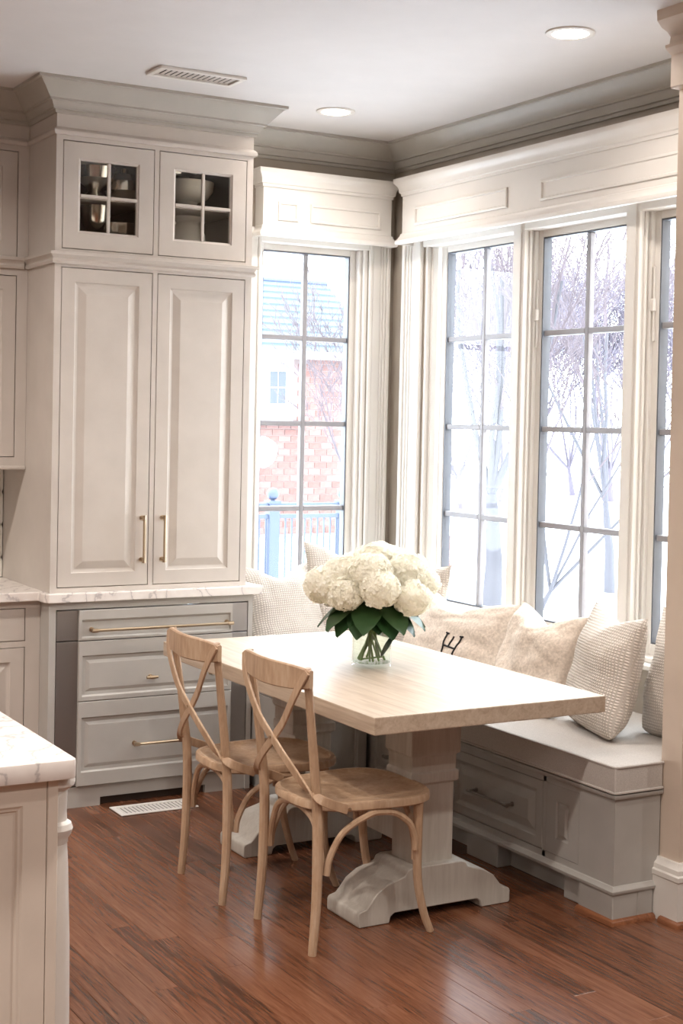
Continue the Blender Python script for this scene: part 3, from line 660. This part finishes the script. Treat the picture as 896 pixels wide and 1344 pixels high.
# ------------------------------------------------------------------ vase and hydrangeas
vx, vy, vz = -1.128, -1.735, .7605
t = thing('vase', (vx, vy, vz), 'clear glass cylinder vase half filled with water', 'vase')
build(MB().lathe(vx, vy, [(.070, vz), (.074, vz+.003), (.0745, vz+.215), (.0715, vz+.215), (.0705, vz+.016), (.001, vz+.014)], 40, False), 'glass', 'vase_glass', t, smooth=True)
build(MB().lathe(vx, vy, [(.069, vz+.017), (.0695, vz+.02), (.0695, vz+.125), (.0685, vz+.126)], 40), 'water', 'water', t, smooth=True, label='clear water')
def head_mesh(r, seed):
    rg = random.Random(seed); me = MB(); n = 150
    lump = lambda d: 1+.16*noise.noise(d*1.9+Vector((seed*5.3, 0, 0)))+.10*noise.noise(d*4.5+Vector((0, seed*3.1, 0)))
    for k in range(n):
        z = 1-2*(k+.5)/n; a = k*2.39996+rg.random()*.3; q = math.sqrt(1-z*z)
        d = Vector((q*math.cos(a), q*math.sin(a), z)); rr = r*lump(d)*(1+rg.uniform(-.06, .06)); c = d*rr; c.z *= .88
        d = (d+Vector((rg.uniform(-1, 1), rg.uniform(-1, 1), rg.uniform(-1, 1)))*.28).normalized()
        t1 = d.orthogonal().normalized(); t1.rotate(Matrix.Rotation(rg.random()*3.14, 3, d)); t2 = d.cross(t1); L = r*rg.uniform(.20, .27)
        for p in range(4):
            e = t1*math.cos(p*math.pi/2)+t2*math.sin(p*math.pi/2); f = d.cross(e)
            vs = [c-d*.003, c+e*L*.5+f*L*.44+d*L*.16, c+e*L*1.0+f*L*.26+d*L*.02, c+e*L*1.0-f*L*.26+d*L*.02, c+e*L*.5-f*L*.44+d*L*.16]
            me.add(vs, [(0, 1, 2), (0, 2, 3), (0, 3, 4)])
    rs = []
    for i in range(1, 10):                               # inner core so that the cluster is closed
        th = math.pi*i/10; ring = []
        for k in range(16):
            d = Vector((math.sin(th)*math.cos(2*math.pi*k/16), math.sin(th)*math.sin(2*math.pi*k/16), -math.cos(th))); v_ = d*r*.90*lump(d); ring.append((v_.x, v_.y, v_.z*.88))
        rs.append(ring)
    return me.rings(rs)
def leaf(b, p, d, L, W, droop):
    d = Vector(d).normalized(); s = d.cross(Vector((0, 0, 1))).normalized(); upv = s.cross(d); n = 7; vs = []
    for i in range(n):
        t_ = i/(n-1); wd_ = W*math.sin(math.pi*min(1, t_*.94+.05))**.62*(1-.15*t_)
        c = Vector(p)+d*L*t_-Vector((0, 0, droop*t_*t_*L)); vs += [c-s*wd_+upv*.006, c, c+s*wd_+upv*.006]
    fs = []
    for i in range(n-1):
        a = i*3; fs += [(a, a+1, a+4, a+3), (a+1, a+2, a+5, a+4)]
    b.add(vs, fs)
HD = []
rg = random.Random(11)
HD.append((.01, 0, 1.135, .088))
for k in range(5): a = 2*math.pi*(k+.35)/5+rg.uniform(-.15, .15); q = .105+rg.uniform(-.012, .012); HD.append((q*math.cos(a), q*math.sin(a), 1.108+rg.uniform(-.018, .014), .082+rg.uniform(-.006, .008)))
for k in range(9): a = 2*math.pi*(k+.1)/9+rg.uniform(-.12, .12); q = .172+rg.uniform(-.014, .012); HD.append((q*math.cos(a), q*math.sin(a), 1.052+rg.uniform(-.025, .02), .073+rg.uniform(-.009, .008)))
names_pos = {}
rv = Vector((rt.x, rt.y, 0)); fv = Vector((fw.x, fw.y, 0)).normalized()
for k, (dx, dy, z, r) in enumerate(HD):
    p = Vector((vx+dx, vy+dy, z)); off = Vector((dx, dy, 0)); sx = off.dot(rv); sy = off.dot(fv)
    ring = 'at the crown' if k == 0 else ('in the upper ring' if k < 6 else 'in the lower ring')
    lr = 'far left' if sx < -.12 else ('left' if sx < -.04 else ('middle' if sx < .04 else ('right' if sx < .12 else 'far right')))
    fb = 'front' if sy < -.03 else ('back' if sy > .03 else 'side')
    lab = 'cream hydrangea %s of the bouquet' % ring if k == 0 else 'cream hydrangea %s of the bouquet, %s %s' % (ring, lr, fb)
    t = thing('hydrangea', (vx+dx*.12, vy+dy*.12, .78), lab, 'flower', 'cream hydrangeas in the glass vase')
    hm = head_mesh(r, k); hm.v = [tuple(Vector(q)+p) for q in hm.v]
    build(hm, 'flower_head', 'petal', t)
    ang = math.atan2(dy, dx); a2 = ang+2.6
    foot = Vector((vx+.05*math.cos(a2), vy+.05*math.sin(a2), .785)); neck = Vector((vx+.045*math.cos(ang), vy+.045*math.sin(ang), .965))
    build(MB().tube(crom([foot, (foot+neck)/2+Vector((0, 0, .0)), neck, p-Vector((0, 0, r*.6))], 5), .0042, 6), 'stem', 'stem', t, smooth=True)
    if k >= 1:
        for q in range(2 if k >= 6 else 1):
            lo_ = k >= 6; a3 = ang+(-.30+.62*q if lo_ else .25); rad_ = .055 if lo_ else .03
            d = Vector((math.cos(a3), math.sin(a3), (-.75 if q else -.25) if lo_ else -.3))
            b = MB(); leaf(b, Vector((vx+rad_*math.cos(a3), vy+rad_*math.sin(a3), (1.005 if q else 1.01) if lo_ else .99)), d, (.135 if q else .15) if lo_ else .12, .064, (.35 if q else .5))
            build(b, 'leaf', 'leaf', t, smooth=True)
t = thing('leafy_stem', (vx, vy, .78), 'loose green stem and leaf under the water in the vase', 'leaf')
b = MB(); leaf(b, (vx+.02, vy-.045, .80), (.5, -.1, .9), .11, .028, .1); build(b, 'leaf', 'leaf', t, smooth=True)
build(MB().tube([(vx-.03, vy+.02, .785), (vx+.02, vy-.045, .80)], .003, 6), 'stem', 'stem', t)

# black letter H stitched on the linen pillow
bm_ = bmesh.new(); bm_.from_mesh(mono.data)
from mathutils.bvhtree import BVHTree
tree = BVHTree.FromBMesh(bm_)
def on_pillow(x_, z_):
    h = tree.ray_cast(Vector((x_, -1, z_)), Vector((0, 1, 0)))[0]
    return (h+Vector((0, -.002, 0))) if h else Vector((x_, -.08, z_))
def stitch(pts): return MB().tube([on_pillow(x_, z_) for x_, z_ in pts], .0042, 6)
hb = MB(); H0, H1 = .075, .165
def lineseg(a, c, n=8): return [(a[0]+(c[0]-a[0])*i/n, a[1]+(c[1]-a[1])*i/n) for i in range(n+1)]
for seg_ in (lineseg((H0, .085), (H0-.003, .195)), lineseg((H1, .085), (H1+.005, .195)), lineseg((H0, .14), (H1, .135)), lineseg((.118, .138), (.121, .188)),
             lineseg((H0-.013, .084), (H0+.013, .084)), lineseg((H1-.013, .084), (H1+.013, .084)), lineseg((H0-.011, .196), (H0+.007, .194)), lineseg((H1-.005, .194), (H1+.014, .196))):
    q = stitch(seg_); hb.add(q.v, q.f)
bm_.free()
ho = build(hb, 'monogram', 'black_thread', None, smooth=True); ho.parent = mono; ho['label'] = 'black stitched letter H'

# ------------------------------------------------------------------ vents and ceiling lamps
def vent(name, x0, x1, y0, y1, z, dz, label, cat, slots):
    t = thing(name, ((x0+x1)/2, (y0+y1)/2, z), label, cat); f = .022
    a, c = (z, z+dz) if dz > 0 else (z+dz, z)
    build(MB().box(x0, x1, y0, y0+f, a, c).box(x0, x1, y1-f, y1, a, c).box(x0, x0+f, y0+f, y1-f, a, c).box(x1-f, x1, y0+f, y1-f, a, c), 'frame', 'trim_white', t, bevel=.002)
    zz = z+dz*.15; build(MB().box(x0+f, x1-f, y0+f, y1-f, min(z, zz), max(z, zz)), 'backing', 'dark_gap', t)
    n = slots; L = (x1-x0-2*f)
    for k in range(n):
        xx = x0+f+L*(k+.5)/n; w_ = L/n*(.17 if dz > 0 else .11)
        s = MB(); zz0, zz1 = z+dz*.16, z+dz*.42
        s.add([(xx-w_-.003, y0+f, zz0), (xx-w_+.003, y0+f, zz1), (xx+w_+.003, y0+f, zz1), (xx+w_-.003, y0+f, zz0), (xx-w_-.003, y1-f, zz0), (xx-w_+.003, y1-f, zz1), (xx+w_+.003, y1-f, zz1), (xx+w_-.003, y1-f, zz0)],
              [(0, 1, 2, 3), (7, 6, 5, 4), (0, 4, 5, 1), (1, 5, 6, 2), (2, 6, 7, 3), (3, 7, 4, 0)])
        build(s, 'slat', 'louver', t)
vent('floor_vent', -1.675, -1.325, -.665, -.52, .0005, .006, 'white slotted register in the floor before the drawer unit', 'vent', 17)
vent('ceiling_vent', -1.675, -1.30, -.95, -.79, ZC-.0005, -.012, 'white louvred air register in the ceiling above the pantry', 'vent', 14)
def can(x, y, label, watts=CAN_W):
    t = thing('recessed_light', (x, y, ZC-.004), label, 'ceiling light', 'recessed ceiling lights')
    build(MB().lathe(x, y, [(.088, ZC), (.087, ZC-.005), (.080, ZC-.008), (.066, ZC-.006), (.064, ZC-.003), (.064, ZC-.001)], 32), 'trim_ring', 'trim_white', t, smooth=True)
    build(MB().lathe(x, y, [(.062, ZC-.0045), (.060, ZC-.0075)], 32), 'lens', 'lamp_glow', t)
    ld = bpy.data.lights.new('recessed_lamp', 'AREA'); ld.shape = 'DISK'; ld.size = .12; ld.energy = watts; ld.color = CAN_COL; ld.spread = R(150)
    lo = bpy.data.objects.new('recessed_lamp', ld); C.objects.link(lo); lo.location = (x, y, ZC-.012); lo.parent = None
can(-.655, -2.215, 'lit recessed ceiling light nearest the camera, over the window bench', NOOK_W)
can(-.685, -.59, 'lit recessed ceiling light near the window corner, right of the pantry', NOOK_W)
for (x, y) in ((-2.9, -1.3), (-4.1, -1.3), (-5.4, -1.3), (-2.4, -3.6), (-3.9, -3.6), (-5.4, -3.6), (-1.0, -4.6), (-2.4, -6.2), (-3.9, -6.2), (-5.4, -6.2), (1.2, -4.6), (-1.0, -7.2)):
    can(x, y, 'recessed ceiling light of the kitchen, outside the photograph')

# ------------------------------------------------------------------ outdoors
g = MB(); N = 40
def gz(x, y): return -.15+.05*noise.noise(Vector((x*.15, y*.15, 0)))+(.25*max(0, (x-9))/10 if x > 9 else 0)
gv = []; gf = []
for i in range(N+1):
    for j in range(N+1):
        x_ = -20+80*i/N; y_ = -30+90*j/N; gv.append((x_, y_, gz(x_, y_)))
for i in range(N):
    for j in range(N): a = i*(N+1)+j; gf.append((a, a+N+1, a+N+2, a+1))
gv = [(x_, y_, z_-.25 if (-7.5 < x_ < 3.5 and -9.5 < y_ < .5) else z_) for x_, y_, z_ in gv]
tag(build(MB().add(gv, gf), 'snow_ground', 'snow', None, smooth=True), 'snow covered garden ground outside the windows', 'ground', None, 'structure')

# neighbouring brick house
HY = 13.65
t = thing('brick_house', (5.5, HY, -.2), 'red brick house with slate blue roof beyond the narrow window', 'house')
wl = build(MB().box(1.5, 7.6, HY, HY+5, -.3, 2.74), 'wall', 'mortar', t)
wx0, wx1, wz0, wz1 = 5.75, 6.62, 1.62, 2.74           # white bay round the small window
BW, BH, MJ = .20, .088, .013
row = 0; bricks = []
z = -.1
while z < 2.65:
    x = 1.5+(row % 2)*(BW+MJ)/2
    while x < 7.4:
        if not (wx0-.1 < x+BW and x < wx1 and z+BH > wz0): bricks.append((x, z))
        x += BW+MJ
    z += BH+MJ; row += 1
bricks.sort(key=lambda p: abs(p[0]+.1-6.85)+.55*abs(p[1]-1.2))
bme = None
for (x, z) in bricks[:290]:
    if bme is None:
        q = MB().panel(0, BW, 0, BH, [(0, -.03), (0, .008), (.004, .012)]); q.v = [(a, -d, c) for a, d, c in q.v]
        o = build(q, 'brick', 'brick', wl); bme = o.data
    else: o = bpy.data.objects.new('brick', bme); C.objects.link(o); o.parent = wl
    o.location = (x, HY, z)
q = MB()
for (x, z) in bricks[290:]: q.box(x, x+BW, HY-.012, HY+.03, z, z+BH)
tag(build(q, 'brick_field', 'brick', wl), kind='stuff')
bay = build(MB().box(wx0, wx1, HY-.06, HY+.02, wz0, wz1), 'bay', 'house_white', t, bevel=.01)
build(MB().box(wx0-.1, wx1+.25, HY-.14, HY, wz0-.05, wz0), 'sill', 'slate', t)
wn = build(MB().box(6.17, 6.51, HY-.075, HY-.03, 1.86, 2.42), 'window', 'house_white', t, bevel=.006)
for a in (0, 1):
    for c in (0, 1): build(MB().box(6.205+a*.142, 6.205+a*.142+.125, HY-.085, HY-.07, 1.895+c*.255, 1.895+c*.255+.235), 'pane', 'house_glass', wn)
sl = math.atan2(1.12, 1.5); nC = 11
rf = build(MB().add([(1.2, HY-.25, 2.66), (8.0, HY-.25, 2.66), (8.0, HY+1.55, 3.90), (1.2, HY+1.55, 3.90), (1.2, HY+3.4, 2.7), (8.0, HY+3.4, 2.7)], [(0, 1, 2, 3), (3, 2, 5, 4), (0, 4, 5, 1), (0, 3, 4), (1, 5, 2)]), 'roof', 'slate', t)
for k in range(nC):
    f0, f1 = k/nC, (k+1.1)/nC; P = lambda f, h: (HY-.27+1.82*f, 2.66+1.25*f+h)
    (ya, za), (yb, zb_) = P(f0, .045), P(f1, .012)
    build(MB().add([(1.15, ya, za), (8.05, ya, za), (8.05, yb, zb_), (1.15, yb, zb_), (1.15, ya, za-.04), (8.05, ya, za-.04), (8.05, yb, zb_-.02), (1.15, yb, zb_-.02)], [(0, 1, 2, 3), (4, 7, 6, 5), (0, 4, 5, 1), (1, 5, 6, 2), (2, 6, 7, 3), (3, 7, 4, 0)]), 'shingle_course', 'slate', rf)
build(MB().tube([(1.15, HY+1.55, 3.93), (8.05, HY+1.55, 3.93)], .05, 8), 'ridge', 'rail_blue', rf)
build(MB().box(1.2, 8.0, HY-.3, HY-.24, 2.58, 2.70), 'gutter', 'house_white', t, bevel=.01)

rs = []
for i in range(6):
    q = math.sin(math.pi/2*(1-i/6)); rs.append([(6.17+.21*q*math.cos(2*math.pi*k/20)*(1+.2*noise.noise(Vector((math.cos(2*math.pi*k/20), math.sin(2*math.pi*k/20), 2)))), HY-.012-.05*math.cos(math.pi/2*(1-i/6)), 1.15+.24*q*math.sin(2*math.pi*k/20)*(1+.2*noise.noise(Vector((math.cos(2*math.pi*k/20), math.sin(2*math.pi*k/20), 7))))) for k in range(20)])
build(MB().rings(rs), 'snow_patch', 'snow', t, smooth=True, label='white round patch of snow on the bricks')
# deck railing with ball-topped posts
FY = 5.2
t = thing('deck_railing', (2.5, FY, -.1), 'blue metal deck railing with ball topped posts outside the narrow window', 'railing')
def px_at(u, v, y):
    d = fw+r2*((u-448)/1926.2)-u2*((v-601.9)/1926.2); return CP+d*((y-CP.y)/d.y)
posts = [px_at(357, 700, FY).x+k*(px_at(449, 700, FY).x-px_at(357, 700, FY).x) for k in (-2, -1, 0, 1, 2)]
for x in posts:
    p = build(MB().box(x-.05, x+.05, FY-.05, FY+.05, -.1, .93).box(x-.06, x+.06, FY-.06, FY+.06, .91, .94), 'post', 'rail_blue', t, bevel=.006)
    build(MB().lathe(x, FY, [(.02, .94), (.022, .955)]+[(.055*math.sin(a), 1.0-.055*math.cos(a)) for a in [math.pi*q/10 for q in range(1, 10)]]+[(.004, 1.055)], 16), 'ball', 'rail_blue', p, smooth=True)
for z in (.90, .80, .02):
    build(MB().box(posts[0], posts[-1], FY-.02, FY+.02, z-.018, z+.018), 'rail', 'rail_blue', t)
for i in range(4):
    for k in range(1, 11):
        x = posts[i]+(posts[i+1]-posts[i])*k/11; build(MB().box(x-.007, x+.007, FY-.007, FY+.007, .02, .80), 'baluster', 'rail_blue', t)
# brick pier
PY = 8.85
t = thing('brick_pier', (6.3, PY, -.2), 'small red brick pier in the snow beyond the corner casement', 'pier')
build(MB().box(6.16, 6.44, PY+.01, PY+.29, -.2, .25), 'core', 'mortar', t)
for r_ in range(5):
    for k in range(2):
        build(MB().box(6.15+k*.15+(.0), 6.15+k*.15+.14, PY, PY+.12, -.17+r_*.085, -.17+r_*.085+.072), 'brick', 'brick', t)
build(MB().box(6.13, 6.47, PY-.02, PY+.32, .25, .29), 'cap', 'house_white', t)

def bare_tree(name, base, h, seed, stems, label, cat, r0=.1, depth=5, spread=.5, trunk_h=.25, lean=(0, 0), m1='trunk', m2='twig', dens=3, group='bare garden trees', tw=1.0):
    rg = random.Random(seed); tr = MB(); br = MB()
    t = thing(name, base, label, cat, group)
    def grow(p, d, L, r, lev):
        n = 4; pts = [p]; q = p.copy(); dd = d.copy(); rr = [r]
        for i in range(n):
            dd = (dd+Vector((rg.uniform(-1, 1), rg.uniform(-1, 1), rg.uniform(-.3, .7)))*.13).normalized(); q = q+dd*(L/n); pts.append(q.copy()); rr.append(r*(1-.5*(i+1)/n))
        (tr if lev <= 1 else br).tube(pts, rr, 6 if lev <= 1 else (4 if lev < 4 else 3), cap=False)
        if lev >= depth: return
        for k in range(dens if lev > 0 else stems):
            f = rg.uniform(.35, 1.0) if lev > 0 else 1.0
            i = min(n-1, int(f*n)); s = pts[i].lerp(pts[i+1], f*n-i) if i < n else pts[-1]
            ax = Vector((rg.uniform(-1, 1), rg.uniform(-1, 1), rg.uniform(-.2, .5)))
            nd_ = (dd+ax*spread*(1 if lev else .75)).normalized()
            grow(s, nd_, L*rg.uniform(.55, .78) if lev else h*.36*rg.uniform(.85, 1.1), max(.004*tw, rr[i]*rg.uniform(.5, .68)), lev+1)
    grow(Vector(base), Vector((lean[0], lean[1], 1)).normalized(), h*trunk_h, r0, 0)
    build(tr, 'trunk', m1, t, smooth=True, angle=80)
    tag(build(br, 'branches', m2, t), kind='stuff')
    return t
def ground_pt(u, v, y):
    p = px_at(u, v, y); return (p.x, p.y, gz(p.x, p.y)-.05)
bare_tree('garden_tree', ground_pt(646, 760, 4.0), 5.6, 5, 4, 'grey multi-stemmed bare tree seen through the corner casement', 'tree', .11, 5, .5, .22)
bare_tree('garden_tree', ground_pt(700, 760, 3.6), 4.6, 9, 5, 'bare tree fanning its branches behind the middle casement', 'tree', .04, 6, .7, .10, (.18, .05))
bare_tree('garden_tree', ground_pt(800, 760, 6.0), 5.2, 12, 5, 'thin bare tree farther back behind the middle casement', 'tree', .07, 5, .6, .2)
bare_tree('garden_tree', ground_pt(470, 700, 6.6), 3.6, 21, 5, 'bare twiggy tree in front of the brick house', 'tree', .05, 6, .8, .2)
TL_ = ['pale distant bare tree at the left of the corner casement', 'pale distant bare tree behind the grey multi-stemmed tree', 'pale distant bare tree behind the first mullion of the triple window',
       'pale distant bare tree in the left panes of the middle casement', 'pale distant bare tree in the right panes of the middle casement', 'pale distant bare tree behind the second mullion of the triple window', 'pale distant bare tree hidden behind the short wall end']
fx = [(605, 17), (655, 19), (700, 17.5), (750, 20), (800, 18), (850, 19), (895, 17)]
for i, (u, y) in enumerate(fx):
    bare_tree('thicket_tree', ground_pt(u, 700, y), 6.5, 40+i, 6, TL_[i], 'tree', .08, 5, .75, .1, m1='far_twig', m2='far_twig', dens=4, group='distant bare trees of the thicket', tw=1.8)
